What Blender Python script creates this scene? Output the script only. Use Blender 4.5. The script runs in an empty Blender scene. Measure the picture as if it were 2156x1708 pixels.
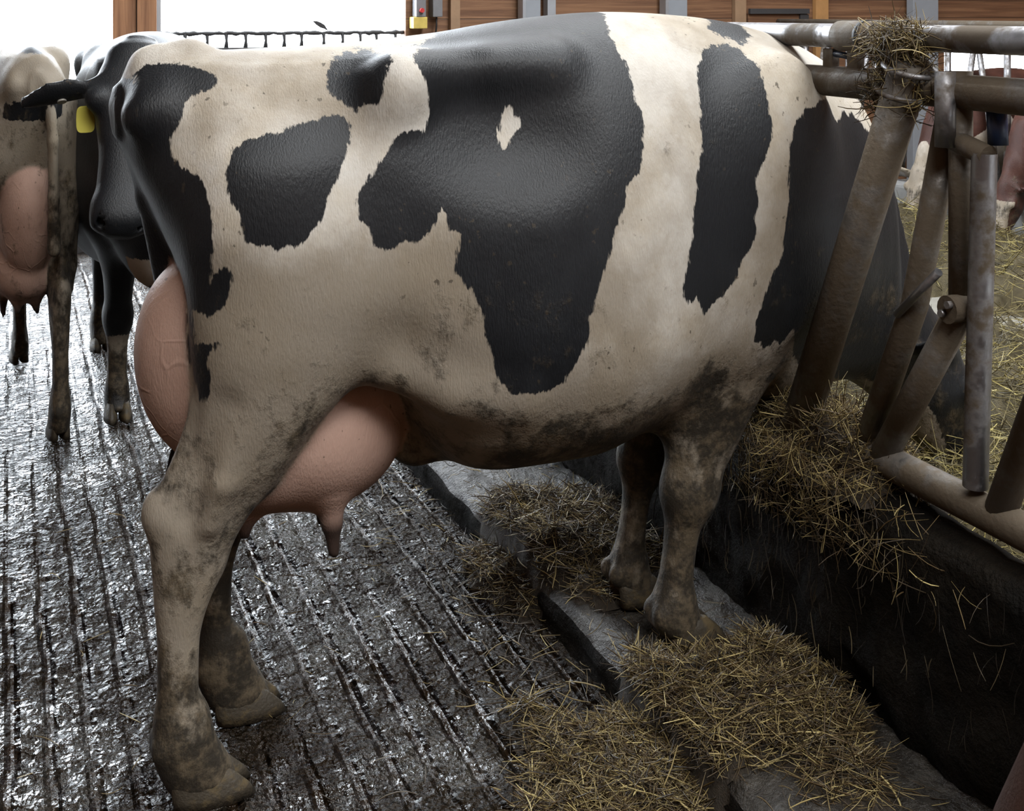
import bpy, bmesh, math, random
import numpy as np
from mathutils import Vector, Matrix
R = math.radians
C = bpy.context.scene.collection
SC = bpy.context.scene
rng = np.random.default_rng(7)
random.seed(7)

# ------------------------------------------------------------------ camera
# World axes follow the barn: +X runs across the walkway to the feed table, +Y along the feed barrier.
YAW = 22.5                                    # the photographer looks this far towards the feed table
cam = bpy.data.cameras.new('camera'); co = bpy.data.objects.new('camera', cam); C.objects.link(co)
co.location = (0, 0, 1.5); co.rotation_euler = (R(90), 0, R(-YAW))
cam.sensor_width = 36; cam.lens = 36 * 2550 / 2156
cam.shift_y = -(854 - 25) / 2156
cam.clip_start = .02
SC.camera = co

# ------------------------------------------------------------------ daylight
SC.view_settings.view_transform = 'Standard'; SC.view_settings.look = 'None'
SC.view_settings.gamma = 1; SC.view_settings.use_curve_mapping = False
SC.view_settings.exposure = -0.35
w = bpy.data.worlds.new('overcast'); SC.world = w; w.use_nodes = True
w.node_tree.nodes['Background'].inputs[0].default_value = (.86, .93, 1, 1)
w.node_tree.nodes['Background'].inputs[1].default_value = 23.0
SC.cycles.max_bounces = 5; SC.cycles.diffuse_bounces = 3; SC.cycles.glossy_bounces = 3
SC.cycles.sample_clamp_indirect = 6; SC.cycles.caustics_reflective = False; SC.cycles.caustics_refractive = False

def area(name, loc, rot, sx, sy, power, col=(1, 1, 1)):
    l = bpy.data.lights.new(name, 'AREA'); l.shape = 'RECTANGLE'; l.size = sx; l.size_y = sy
    l.energy = power; l.color = col
    o = bpy.data.objects.new(name, l); C.objects.link(o); o.location = loc; o.rotation_euler = rot
    return o
# translucent ridge sheet over the feed table, daylight falling through it
area('ridge_skylight', (3.5, 1.0, 6.15), (0, 0, 0), 2.2, 13, 1500, (.95, .98, 1))
# unseen fill lamp added under the roof behind the photographer, for the near flank
area('walkway_fill', (0.0, -2.4, 6.15), (0, 0, 0), 3.5, 2.4, 560, (1, .985, .96))

# ------------------------------------------------------------------ tagging helpers
def tag(o, label=None, cat=None, group=None, kind=None):
    for k, v in (('label', label), ('category', cat), ('group', group), ('kind', kind)):
        if v: o[k] = v
    return o
def link(name, me, mat=None, parent=None, smooth=False):
    o = bpy.data.objects.new(name, me); C.objects.link(o)
    if mat:
        for m in (mat if isinstance(mat, (list, tuple)) else [mat]): me.materials.append(m)
    if parent: o.parent = parent
    if smooth and len(me.polygons): me.polygons.foreach_set('use_smooth', np.ones(len(me.polygons), bool))
    return o
def empty(name, loc=(0, 0, 0), rz=0):
    o = bpy.data.objects.new(name, None); C.objects.link(o); o.location = loc; o.rotation_euler = (0, 0, rz)
    o.empty_display_size = .1
    return o
def np_mesh(name, V, F):
    """V (n,3), F (m,k) with equal k"""
    me = bpy.data.meshes.new(name)
    V = np.ascontiguousarray(V, np.float32); F = np.ascontiguousarray(F, np.int32)
    m, k = F.shape
    me.vertices.add(len(V)); me.vertices.foreach_set('co', V.ravel())
    me.loops.add(m * k); me.loops.foreach_set('vertex_index', F.ravel())
    me.polygons.add(m); me.polygons.foreach_set('loop_start', np.arange(0, m * k, k, dtype=np.int32))
    me.update(calc_edges=True); me.validate()
    return me

class MB:
    """collects boxes, tubes and lathes into one mesh"""
    def __init__(s): s.bm = bmesh.new()
    def box(s, x0, x1, y0, y1, z0, z1, bev=0):
        r = bmesh.ops.create_cube(s.bm, size=1)
        bmesh.ops.scale(s.bm, verts=r['verts'], vec=(x1 - x0, y1 - y0, z1 - z0))
        bmesh.ops.translate(s.bm, verts=r['verts'], vec=((x0 + x1) / 2, (y0 + y1) / 2, (z0 + z1) / 2))
        if bev:
            es = list({e for v in r['verts'] for e in v.link_edges})
            bmesh.ops.bevel(s.bm, geom=es, offset=bev, segments=2, affect='EDGES', profile=.6)
        return s
    def tube(s, pts, r, n=16, caps=True):
        pts = [Vector(p) for p in pts]; rs = r if isinstance(r, (list, tuple)) else [r] * len(pts)
        rings = []; prev = None
        for i, p in enumerate(pts):
            t = (pts[min(i + 1, len(pts) - 1)] - pts[max(i - 1, 0)]).normalized()
            if prev is None: a = t.orthogonal().normalized()
            else: a = (prev - t * prev.dot(t)).normalized()
            prev = a; b = t.cross(a)
            rings.append([s.bm.verts.new(p + (a * math.cos(2 * math.pi * k / n) + b * math.sin(2 * math.pi * k / n)) * rs[i]) for k in range(n)])
        for A, B in zip(rings, rings[1:]):
            for k in range(n): 
                f = s.bm.faces.new((A[k], A[(k + 1) % n], B[(k + 1) % n], B[k])); f.smooth = True
        if caps:
            s.bm.faces.new(rings[0][::-1]); s.bm.faces.new(rings[-1])
        return s
    def loft(s, rings, caps=True):
        rr = [[s.bm.verts.new(p) for p in q] for q in rings]; n = len(rr[0])
        for A, B in zip(rr, rr[1:]):
            for k in range(n):
                f = s.bm.faces.new((A[k], A[(k + 1) % n], B[(k + 1) % n], B[k])); f.smooth = True
        if caps: s.bm.faces.new(rr[0][::-1]); s.bm.faces.new(rr[-1])
        return s
    def build(s, name, mat, parent=None):
        bmesh.ops.recalc_face_normals(s.bm, faces=s.bm.faces[:])
        me = bpy.data.meshes.new(name); s.bm.to_mesh(me); s.bm.free()
        return link(name, me, mat, parent)

# ------------------------------------------------------------------ materials
class NT:
    def __init__(s, name):
        s.m = bpy.data.materials.new(name); s.m.use_nodes = True; s.t = s.m.node_tree
        s.b = s.t.nodes['Principled BSDF']
    def n(s, typ, **kw):
        x = s.t.nodes.new(typ)
        for k, v in kw.items():
            if k.startswith('i_'):
                key = k[2:]; key = int(key) if key.isdigit() else key
                s.put(x.inputs[key], v)
            else: setattr(x, k, v)
        return x
    def put(s, sock, v):
        if isinstance(v, bpy.types.NodeSocket): s.t.links.new(v, sock)
        elif isinstance(v, (tuple, list)) and len(v) == 3 and sock.type == 'RGBA': sock.default_value = (*v, 1)
        else: sock.default_value = v
    def set(s, **kw):
        for k, v in kw.items(): s.put(s.b.inputs[k.replace('_', ' ')], v)
    def math(s, op, a, b=0.0, c=None, clamp=False):
        x = s.n('ShaderNodeMath', operation=op, use_clamp=clamp); s.put(x.inputs[0], a); s.put(x.inputs[1], b)
        if c is not None: s.put(x.inputs[2], c)
        return x.outputs[0]
    def mix(s, f, a, b):
        x = s.n('ShaderNodeMix', data_type='RGBA'); s.put(x.inputs[0], f); s.put(x.inputs[6], a); s.put(x.inputs[7], b)
        return x.outputs[2]
    def step(s, v, lo, hi, a=0.0, b=1.0):
        x = s.n('ShaderNodeMapRange', interpolation_type='SMOOTHSTEP')
        s.put(x.inputs[0], v); x.inputs[1].default_value = lo; x.inputs[2].default_value = hi
        x.inputs[3].default_value = a; x.inputs[4].default_value = b
        return x.outputs[0]
    def co(s, scale=(1, 1, 1), kind='Object'):
        c = s.n('ShaderNodeTexCoord').outputs[kind]
        m = s.n('ShaderNodeMapping'); s.put(m.inputs[0], c); m.inputs[3].default_value = scale
        return m.outputs[0]
    def noise(s, scale, detail=4, rough=.55, vec=None, dist=0.0):
        x = s.n('ShaderNodeTexNoise'); x.inputs['Scale'].default_value = scale; x.inputs['Detail'].default_value = detail
        x.inputs['Roughness'].default_value = rough; x.inputs['Distortion'].default_value = dist
        s.put(x.inputs[0], vec if vec is not None else s.co()); return x.outputs[0]
    def attr(s, name): return s.n('ShaderNodeAttribute', attribute_name=name).outputs['Fac']
    def bump(s, h, strength=.3, dist=.01):
        x = s.n('ShaderNodeBump'); x.inputs['Strength'].default_value = strength; x.inputs['Distance'].default_value = dist
        s.put(x.inputs['Height'], h); s.put(s.b.inputs['Normal'], x.outputs[0]); return x

def plain(name, col, rough=.6, metal=0, nscale=20, var=.25, bumpk=.15, dirt=None, dirt_amt=.5, dirt_scale=8):
    t = NT(name)
    n = t.noise(nscale, 5)
    c = t.mix(n, tuple(x * (1 - var) for x in col), tuple(min(1, x * (1 + var)) for x in col))
    if dirt:
        d = t.step(t.noise(dirt_scale, 6, .65), .62 - dirt_amt * .4, .72 - dirt_amt * .25)
        c = t.mix(d, c, dirt)
        t.set(Roughness=t.math('MULTIPLY_ADD', d, .85 - rough, rough)); 
        if metal: t.set(Metallic=t.math('MULTIPLY_ADD', d, -metal, metal))
    else: t.set(Roughness=rough, Metallic=metal)
    t.set(Base_Color=c); t.bump(t.noise(nscale * 5, 4), bumpk, .004)
    return t.m

def coat_material(name, black=(.005, .0058, .0075), white=(.49, .465, .425), mudcol=(.055, .042, .026)):
    t = NT(name)
    # ragged hair edge: long along the hair, short across
    e1 = t.noise(38, 2, .5, t.co((1, 1, .45))); e2 = t.noise(130, 2, .6, t.co((1.6, 1, .35)))
    e = t.math('ADD', t.math('MULTIPLY', t.math('SUBTRACT', e1, .5), .020), t.math('MULTIPLY', t.math('SUBTRACT', e2, .5), .016))
    d = t.math('ADD', t.attr('coat'), e)
    wmask = t.step(d, -.0022, .0022)
    big = t.noise(5, 5, .6); fine = t.noise(45, 5, .7)
    wc = t.mix(t.step(big, .35, .7), white, (white[0] * .86, white[1] * .80, white[2] * .70))
    wc = t.mix(t.math('MULTIPLY', t.step(fine, .5, .78), .35), wc, (.30, .25, .18))
    st = t.step(t.math('ADD', t.noise(3.3, 6, .62), t.math('MULTIPLY_ADD', t.attr('mud'), .80, t.attr('stain_shade'))), .50, .88)
    wc = t.mix(t.math('MULTIPLY', st, .80), wc, (.185, .15, .105))  # brown tinge, also carrying painted shade on thigh and rump
    bc = t.mix(t.step(big, .42, .72), black, (black[0] * 1.8 + .002, black[1] * 1.8 + .002, black[2] * 1.7 + .002))
    c = t.mix(wmask, bc, wc)
    pn = t.noise(9, 4, .6)
    pk = t.mix(pn, (.33, .205, .16), (.50, .34, .275))
    c = t.mix(t.attr('pink'), c, pk)
    c = t.mix(t.attr('dark'), c, (.03, .018, .014))  # shade on the teats, painted as near-black skin
    # dried muck: patches with their own outline
    m = t.noise(7, 6, .62); m2 = t.noise(28, 5, .7, t.co((1, 1, .6)))
    mm = t.math('ADD', t.math('MULTIPLY', m, .55), t.math('MULTIPLY', m2, .45))
    dm = t.math('ADD', mm, t.math('MULTIPLY_ADD', t.attr('mud'), .36, -.72))
    mask = t.math('MULTIPLY', t.step(dm, -.06, .10), .93)
    mc = t.mix(t.step(t.math('ADD', t.math('MULTIPLY', t.noise(13, 5, .65), .6), t.math('MULTIPLY', t.noise(55, 4, .7), .4)), .44, .62), tuple(x * .22 for x in mudcol), tuple(x * 1.8 for x in mudcol))
    c = t.mix(mask, c, mc)
    spm = t.math('MULTIPLY', t.step(t.noise(62, 3, .55, t.co((1, 1, .8))), .655, .70), t.step(t.noise(5, 3), .47, .60))
    c = t.mix(t.math('MULTIPLY', spm, .75), c, (.045, .035, .024))
    t.set(Base_Color=c, Roughness=t.math('MULTIPLY_ADD', wmask, .15, .50))
    t.b.inputs['Specular IOR Level'].default_value = .32
    t.b.inputs['Sheen Weight'].default_value = .03; t.b.inputs['Sheen Roughness'].default_value = .45
    vv = t.n('ShaderNodeTexVoronoi', feature='DISTANCE_TO_EDGE'); vv.inputs['Scale'].default_value = 10
    wv = t.n('ShaderNodeVectorMath', operation='ADD'); t.put(wv.inputs[0], t.co()); nn = t.n('ShaderNodeTexNoise'); nn.inputs['Scale'].default_value = 9
    sc_ = t.n('ShaderNodeVectorMath', operation='SCALE'); t.put(sc_.inputs[0], nn.outputs['Color']); sc_.inputs['Scale'].default_value = .07; t.put(wv.inputs[1], sc_.outputs[0]); t.put(vv.inputs[0], wv.outputs[0])
    vein = t.math('MULTIPLY', t.math('MULTIPLY', t.attr('pink'), t.step(vv.outputs['Distance'], .045, .0)), t.step(t.noise(4, 2), .45, .6))
    hair = t.math('ADD', t.noise(240, 2, .6, t.co((1.3, 1, .3))), t.math('MULTIPLY', t.noise(16, 3), .2))
    t.bump(t.math('ADD', t.math('ADD', hair, t.math('MULTIPLY', vein, 1.6)), t.math('MULTIPLY', t.math('MULTIPLY', mask, t.noise(34, 4, .65)), 3.0)), .26, .007)
    return t.m

M = {}
M['coat'] = coat_material('holstein_coat')
M['red_coat'] = coat_material('red_holstein_coat', black=(.042, .014, .009), white=(.62, .57, .52))
M['hoof'] = plain('hoof_horn', (.045, .036, .024), .6, nscale=30, bumpk=.5, dirt=(.09, .065, .03), dirt_amt=.35, dirt_scale=25)
M['eye'] = plain('eye_gloss', (.012, .009, .008), .08, bumpk=0)
M['ear_tag'] = plain('yellow_ear_tag', (.62, .56, .10), .45, var=.1, bumpk=.03)
M['ear_tag_bright'] = plain('bright_yellow_ear_tag', (.85, .68, .01), .4, var=.08, bumpk=.03)
M['button'] = plain('tag_button', (.30, .29, .26), .4, bumpk=.03)
M['horn'] = plain('switch_hair', (.010, .010, .010), .7)
M['steel'] = plain('galvanised_pipe', (.30, .30, .315), .42, 1.0, nscale=12, var=.3, bumpk=.2, dirt=(.075, .056, .036), dirt_amt=.42, dirt_scale=7)
M['dirty_steel'] = plain('mucky_pipe', (.20, .19, .18), .45, .8, nscale=14, var=.35, bumpk=.45, dirt=(.098, .076, .052), dirt_amt=.80, dirt_scale=9)
M['bright_steel'] = plain('clean_galvanised_post', (.42, .45, .49), .4, .6, nscale=8, var=.15, bumpk=.05)
M['grey_post'] = plain('grey_painted_post', (.25, .27, .30), .5, 0, nscale=8, var=.12, bumpk=.05)
M['dark_sheet'] = plain('dark_headgate_sheet', (.018, .016, .014), .6, dirt=(.05, .04, .025), dirt_amt=.4)
M['blue'] = plain('blue_latch_plastic', (.010, .022, .06), .4)
M['rust'] = plain('rusty_brown_paint', (.075, .032, .020), .7, nscale=30, bumpk=.6)
M['concrete'] = plain('pale_dry_concrete', (.46, .44, .39), .8, nscale=10, var=.2)
M['kerb'] = plain('grey_kerb_concrete', (.22, .22, .215), .8, nscale=10, var=.3)
M['yard'] = plain('yard_concrete', (.75, .76, .78), .8, nscale=4, var=.1)
M['sill'] = plain('dark_sill_board', (.035, .034, .036), .7)
M['roofing'] = plain('roof_boards', (.20, .14, .09), .8)
M['red_plastic'] = plain('red_button', (.45, .03, .03), .4)
M['yellow_box'] = plain('yellow_box', (.55, .42, .10), .6)
M['grey_box'] = plain('grey_box', (.16, .16, .17), .5)
M['rubber'] = plain('black_collar_rubber', (.012, .012, .013), .6)

def timber(name, vertical=False, k=1.3):
    t = NT(name)
    s = (1, 1, 9) if not vertical else (9, 1, 1)
    g = t.noise(2.2, 6, .6, t.co((.5, 1, 14) if not vertical else (14, 1, .5)), .6)
    c = t.mix(t.step(g, .3, .75), (.085 * k, .038 * k, .018 * k), (.185 * k, .095 * k, .048 * k))
    x = t.n('ShaderNodeSeparateXYZ'); t.put(x.inputs[0], t.co())
    f = t.math('FRACT', t.math('MULTIPLY', x.outputs[2 if not vertical else 0], 1 / .145))
    gap = t.step(t.math('ABSOLUTE', t.math('SUBTRACT', f, .5)), .475, .492)
    c = t.mix(gap, c, (.03, .016, .009))
    t.set(Base_Color=c, Roughness=.65); t.bump(t.math('SUBTRACT', g, t.math('MULTIPLY', gap, 2)), .4, .006)
    return t.m
M['planks'] = timber('brown_timber_planks')
M['beam'] = timber('timber_post_grain', True, 2.3)
M['batten'] = plain('orange_pine_batten', (.38, .20, .075), .6, nscale=12)
M['batten_dull'] = plain('dull_pine_batten', (.27, .17, .10), .65, nscale=12)

def straw_mat(name, a, b, c, seed=0):
    t = NT(name)
    r = t.n('ShaderNodeNewGeometry').outputs['Random Per Island']
    col = t.n('ShaderNodeValToRGB'); el = col.color_ramp.elements
    el[0].color = (*a, 1); el[1].color = (*c, 1); el[1].position = 1
    e = el.new(.55); e.color = (*b, 1)
    e = el.new(.90); e.color = (*tuple((x * .5 + y * .5) for x, y in zip(b, c)), 1)
    t.put(col.inputs[0], r)
    t.set(Base_Color=col.outputs[0], Roughness=.45); t.b.inputs['Specular IOR Level'].default_value = .5
    return t.m
M['straw'] = straw_mat('straw', (.014, .009, .004), (.095, .060, .024), (.56, .45, .19))
M['hay'] = straw_mat('hay', (.022, .017, .006), (.13, .10, .034), (.52, .44, .16))
M['dry_straw'] = straw_mat('dirty_straw', (.008, .006, .004), (.03, .022, .013), (.20, .16, .09))
M['mulch'] = plain('matted_straw', (.020, .013, .006), .8, nscale=50, var=.6, bumpk=1)
M['hay_mat'] = plain('matted_hay', (.060, .046, .018), .8, nscale=45, var=.6, bumpk=1)

def slurry():
    t = NT('wet_slurry_concrete')
    p = t.co()
    n1 = t.noise(3.2, 5, .6, p); n2 = t.noise(22, 5, .65, p); n3 = t.noise(95, 3, .6, p)
    g = t.attr('groove')
    wet = t.math('ADD', t.math('MULTIPLY', n1, .6), t.math('MULTIPLY', n2, .4))
    c = t.mix(t.step(wet, .40, .62), (.012, .008, .004), (.050, .045, .037))
    c = t.mix(t.math('MULTIPLY', g, .8), c, (.024, .013, .006))
    c = t.mix(t.math('MULTIPLY', t.step(t.math('ADD', t.math('MULTIPLY', t.noise(2.1, 3, .5, p), .65), t.math('MULTIPLY', t.noise(11, 4, .6, p), .35)), .43, .53), .75), c, (.013, .008, .004))
    t.set(Base_Color=c, Roughness=t.step(t.noise(14, 4, .6, p),   .35, .7, .06, .22))
    dull = t.step(t.math('ADD', t.math('MULTIPLY', t.noise(2.1, 3, .5, p), .65), t.math('MULTIPLY', t.noise(11, 4, .6, p), .35)), .43, .53)
    t.put(t.b.inputs['Specular IOR Level'], t.math('MULTIPLY_ADD', dull, -.70, .95)); t.b.inputs['IOR'].default_value = 1.45
    t.put(t.b.inputs['Roughness'], t.math('ADD', t.step(t.noise(14, 4, .6, p), .35, .7, .02, .08), t.math('MULTIPLY', dull, .10)))
    v = t.n('ShaderNodeTexVoronoi'); v.inputs['Scale'].default_value = 95; t.put(v.inputs[0], t.co((1, .8, 1)))
    v2 = t.n('ShaderNodeTexVoronoi'); v2.inputs['Scale'].default_value = 34; t.put(v2.inputs[0], t.co((.7, 1.1, 1)))
    keep = t.math('SUBTRACT', 1, t.math('MULTIPLY', g, .75))
    h = t.math('ADD', t.math('MULTIPLY', v.outputs['Distance'], .5), t.math('MULTIPLY', v2.outputs['Distance'], .7))
    h = t.math('ADD', h, t.math('ADD', t.math('MULTIPLY', n3, .5), t.math('MULTIPLY', n2, 1.2)))
    t.bump(t.math('MULTIPLY', h, keep), 1.0, .028)
    return t.m
M['slurry'] = slurry()
def muck(name, a, b, rough, bumpk, scale=12, spec=.5):
    t = NT(name); t.b.inputs['Specular IOR Level'].default_value = spec; n = t.noise(scale, 6, .65); n2 = t.noise(scale * 7, 4, .7)
    t.set(Base_Color=t.mix(t.step(n, .35, .7), a, b), Roughness=rough)
    t.bump(t.math('ADD', n, t.math('MULTIPLY', n2, .7)), bumpk, .015); return t.m
M['step'] = muck('wet_mucky_step', (.014, .010, .007), (.060, .054, .045), .36, .9, 12, .4)
M['manger'] = muck('manure_wall_shaded_riser', (.0035, .0028, .002), (.010, .0075, .005), .85, 1.0, 9, .12)  # caked wall; also gives the kerb riser its painted shade
M['table'] = plain('feed_table_concrete', (.20, .19, .165), .75, nscale=9, var=.25)

# ------------------------------------------------------------------ signed-field modelling of animals
def sm(a, b, k):
    h = np.maximum(k - np.abs(a - b), 0) / k
    return np.minimum(a, b) - h * h * k * .25
def herm(xs, ys):
    xs = np.array(xs, float); ys = np.array(ys, float)
    d = np.gradient(ys, xs)
    s = np.diff(ys) / np.diff(xs)
    for i in range(1, len(xs) - 1):
        if s[i - 1] * s[i] <= 0: d[i] = 0
        else: d[i] = np.sign(d[i]) * min(abs(d[i]), 3 * min(abs(s[i - 1]), abs(s[i])))
    def f(q):
        q = np.clip(q, xs[0], xs[-1]); i = np.clip(np.searchsorted(xs, q) - 1, 0, len(xs) - 2)
        h = xs[i + 1] - xs[i]; t = (q - xs[i]) / h
        return ((2 * t**3 - 3 * t**2 + 1) * ys[i] + (t**3 - 2 * t**2 + t) * h * d[i] + (-2 * t**3 + 3 * t**2) * ys[i + 1] + (t**3 - t**2) * h * d[i + 1])
    return f
def ell(c, r, tilt=0):
    c = np.array(c, float); r = np.array(r, float); ct, st = math.cos(tilt), math.sin(tilt)
    R_ = max(r) * 1.05
    def f(x, y, z):
        X, Y, Z = x - c[0], y - c[1], z - c[2]
        X, Z = X * ct + Z * st, -X * st + Z * ct
        k0 = np.sqrt((X / r[0])**2 + (Y / r[1])**2 + (Z / r[2])**2)
        k1 = np.sqrt((X / r[0]**2)**2 + (Y / r[1]**2)**2 + (Z / r[2]**2)**2)
        return k0 * (k0 - 1) / np.maximum(k1, 1e-4)
    return f, (c - R_, c + R_)
def chain(pts, ys=1.0):
    """round cones through (x,y,z,r); ys < 1 flattens sideways"""
    P = np.array(pts, float)
    lo = (P[:, :3] - P[:, 3:4] / min(ys, 1)).min(0); hi = (P[:, :3] + P[:, 3:4] / min(ys, 1)).max(0)
    def f(x, y, z):
        out = None
        for a, b in zip(P, P[1:]):
            v = b[:3] - a[:3]; v = v * np.array([1, 1 / ys, 1]); L2 = v @ v
            dx, dy, dz = x - a[0], (y - a[1]) / ys, z - a[2]
            t = np.clip((dx * v[0] + dy * v[1] + dz * v[2]) / L2, 0, 1)
            d = np.sqrt((dx - t * v[0])**2 + (dy - t * v[1])**2 + (dz - t * v[2])**2) - (a[3] + t * (b[3] - a[3]))
            out = d if out is None else sm(out, d, .02)
        return out
    return f, (lo, hi)
def leg(prof):
    """vertical loft: rows (z, x0, x1, yc, b)"""
    P = np.array(sorted(prof), float)
    x0, x1, yc, b = (herm(P[:, 0], P[:, i]) for i in (1, 2, 3, 4))
    lo = np.array([P[:, 1].min(), (P[:, 3] - P[:, 4]).min(), P[0, 0]]); hi = np.array([P[:, 2].max(), (P[:, 3] + P[:, 4]).max(), P[-1, 0]])
    def f(x, y, z):
        A, B, Yc, Bb = x0(z), x1(z), yc(z), b(z)
        xc = (A + B) / 2; a = (B - A) / 2
        rho = (np.abs((x - xc) / a)**2.3 + np.abs((y - Yc) / Bb)**2.3) ** (1 / 2.3)
        d = (rho - 1) * np.minimum(a, Bb)
        return np.maximum(d, np.maximum(P[0, 0] - z, z - P[-1, 0]))
    return f, (lo, hi)
def head_field(p, A, N, s=1.0):
    p = np.array(p, float); A = np.array(A, float); A /= np.linalg.norm(A); N = np.array(N, float); N -= A * (N @ A); N /= np.linalg.norm(N); Lt = np.cross(N, A)
    t_ = [-.05, -.02, .03, .12, .20, .30, .38, .44, .49, .52]
    wd = herm(t_, [.03, .075, .092, .112, .092, .074, .072, .082, .076, .03])
    up = herm(t_, [.02, .055, .062, .070, .062, .055, .052, .056, .050, .02])      # from axis to the forehead line
    dn = herm(t_, [.02, .060, .100, .135, .130, .095, .066, .064, .058, .02])      # from axis to the jaw
    def loc(x, y, z):
        X, Y, Z = x - p[0], y - p[1], z - p[2]
        return (X * A[0] + Y * A[1] + Z * A[2]) / s, (X * Lt[0] + Y * Lt[1] + Z * Lt[2]) / s, (X * N[0] + Y * N[1] + Z * N[2]) / s
    def f(x, y, z):
        a, l, n = loc(x, y, z)
        h = np.where(n > 0, up(a), dn(a)); ww = wd(a)
        rho = (np.abs(l / ww)**2.4 + np.abs(n / h)**2.4) ** (1 / 2.4)
        d = (rho - 1) * np.minimum(ww, h)
        d = np.maximum(d, np.maximum(-.05 - a, a - .52))
        # nostrils and mouth line
        for sg in (-1, 1):
            q = np.sqrt((a - .485)**2 + (l - sg * .048)**2 * 1.2 + (n - .022)**2) - .017
            d = np.maximum(d, -q)
            e = np.sqrt((a - .15)**2 + (l - sg * .098)**2 + (n - .035)**2) - .030     # brow
            d = sm(d, e, .03)
        m = np.maximum(np.abs(n + .030 + (a - .44) * .1) - .006, np.maximum(.40 - a, -(np.abs(l) - .02)))
        return np.maximum(d, -m) * s
    c = p + A * .24 * s
    def W(a, l, n): return p + s * (A * a + Lt * l + N * n)
    return (f, (c - .36 * s, c + .36 * s)), W, (A, Lt, N)
def ear_field(W, ax, sg, droop=-.2, s=1.0, at=.035, back=(0, 0, 0)):
    A, Lt, N = ax
    base = W(at, sg * .085, .0); d = Lt * sg + np.array([0, 0, droop]) + np.array(back) ; d /= np.linalg.norm(d)
    nrm = A - d * (A @ d); nrm /= np.linalg.norm(nrm); side = np.cross(d, nrm)
    def f(x, y, z):
        X, Y, Z = x - base[0], y - base[1], z - base[2]
        a = (X * d[0] + Y * d[1] + Z * d[2]) / s; q = (X * side[0] + Y * side[1] + Z * side[2]) / s; n = (X * nrm[0] + Y * nrm[1] + Z * nrm[2]) / s
        wv = np.interp(a, [-.02, .02, .08, .14, .18, .215], [.030, .034, .056, .055, .036, .004])
        dd = np.sqrt((q / wv)**2 + ((n + 6 * q * q) / .016)**2)
        return np.maximum((dd - 1) * .016, np.maximum(-.02 - a, a - .215)) * s
    mid = base + d * .1 * s
    return (f, (mid - .16 * s, mid + .16 * s)), base, d, nrm
def block(ax, bb, pad):
    sl = []
    for k in range(3):
        a = np.searchsorted(ax[k], bb[0][k] - pad); b = np.searchsorted(ax[k], bb[1][k] + pad)
        sl.append(slice(max(a - 1, 0), min(b + 1, len(ax[k]))))
    return tuple(sl)
def voxelise(parts, lo, hi, h):
    ax = [np.arange(lo[k], hi[k] + h, h, dtype=np.float32) for k in range(3)]
    F = np.full([len(a) for a in ax], .2, np.float32)
    for (f, bb), k, sign in parts:
        s = block(ax, bb, max(k, 3 * h) + .02)
        x = ax[0][s[0]][:, None, None]; y = ax[1][s[1]][None, :, None]; z = ax[2][s[2]][None, None, :]
        v = f(x, y, z).astype(np.float32)
        if sign > 0: F[s] = sm(F[s], v, k)
        else: F[s] = -sm(-F[s], v, k)
    return F, ax
def surface_nets(F, ax, h):
    nx, ny, nz = F.shape
    S = F < 0
    cnt = np.zeros((nx - 1, ny - 1, nz - 1), np.int8)
    for i in (0, 1):
        for j in (0, 1):
            for k in (0, 1): cnt += S[i:nx - 1 + i, j:ny - 1 + j, k:nz - 1 + k]
    act = (cnt > 0) & (cnt < 8)
    I = np.argwhere(act); idx = np.full(act.shape, -1, np.int32); idx[act] = np.arange(len(I))
    acc = np.zeros((len(I), 3)); num = np.zeros(len(I))
    cor = [(i, j, k) for i in (0, 1) for j in (0, 1) for k in (0, 1)]
    val = {c: F[I[:, 0] + c[0], I[:, 1] + c[1], I[:, 2] + c[2]].astype(float) for c in cor}
    for a in cor:
        for d in range(3):
            if a[d] == 0:
                b = list(a); b[d] = 1; b = tuple(b)
                va, vb = val[a], val[b]; m = (va < 0) != (vb < 0)
                t = np.where(m, va / np.where(m, va - vb, 1), 0)
                p = np.tile(np.array(a, float), (len(I), 1)); p[:, d] += t
                acc[m] += p[m]; num[m] += 1
    V = (I + acc / num[:, None]) * h + np.array([a[0] for a in ax])
    Q = []
    for d in range(3):
        e1, e2 = (d + 1) % 3, (d + 2) % 3
        a = [slice(None)] * 3; b = [slice(None)] * 3
        for e in (e1, e2): a[e] = b[e] = slice(1, -1)
        a[d] = slice(0, -1); b[d] = slice(1, None)
        A, B = S[tuple(a)], S[tuple(b)]
        for flip, mask in ((0, A & ~B), (1, ~A & B)):
            P = np.argwhere(mask)
            if not len(P): continue
            P[:, e1] += 1; P[:, e2] += 1
            def cell(o1, o2):
                q = P.copy(); q[:, e1] += o1; q[:, e2] += o2
                return idx[q[:, 0], q[:, 1], q[:, 2]]
            qd = np.stack([cell(-1, -1), cell(0, -1), cell(0, 0), cell(-1, 0)], 1)
            Q.append(qd[:, ::-1] if flip else qd)
    return V, np.concatenate(Q)
def poly_sdf(x, z, poly):
    """negative inside"""
    P = np.array(poly, float); n = len(P)
    d = np.full(len(x), 1e9); ins = np.zeros(len(x), bool)
    for i in range(n):
        a, b = P[i], P[(i + 1) % n]; e = b - a; L = e @ e
        if L < 1e-12: continue
        t = np.clip(((x - a[0]) * e[0] + (z - a[1]) * e[1]) / L, 0, 1)
        d = np.minimum(d, (x - a[0] - t * e[0])**2 + (z - a[1] - t * e[1])**2)
        c = (a[1] > z) != (b[1] > z)
        if abs(e[1]) > 1e-12: ins ^= c & (x < a[0] + (z - a[1]) * e[0] / e[1])
    d = np.sqrt(d)
    return np.where(ins, -d, d)

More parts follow.
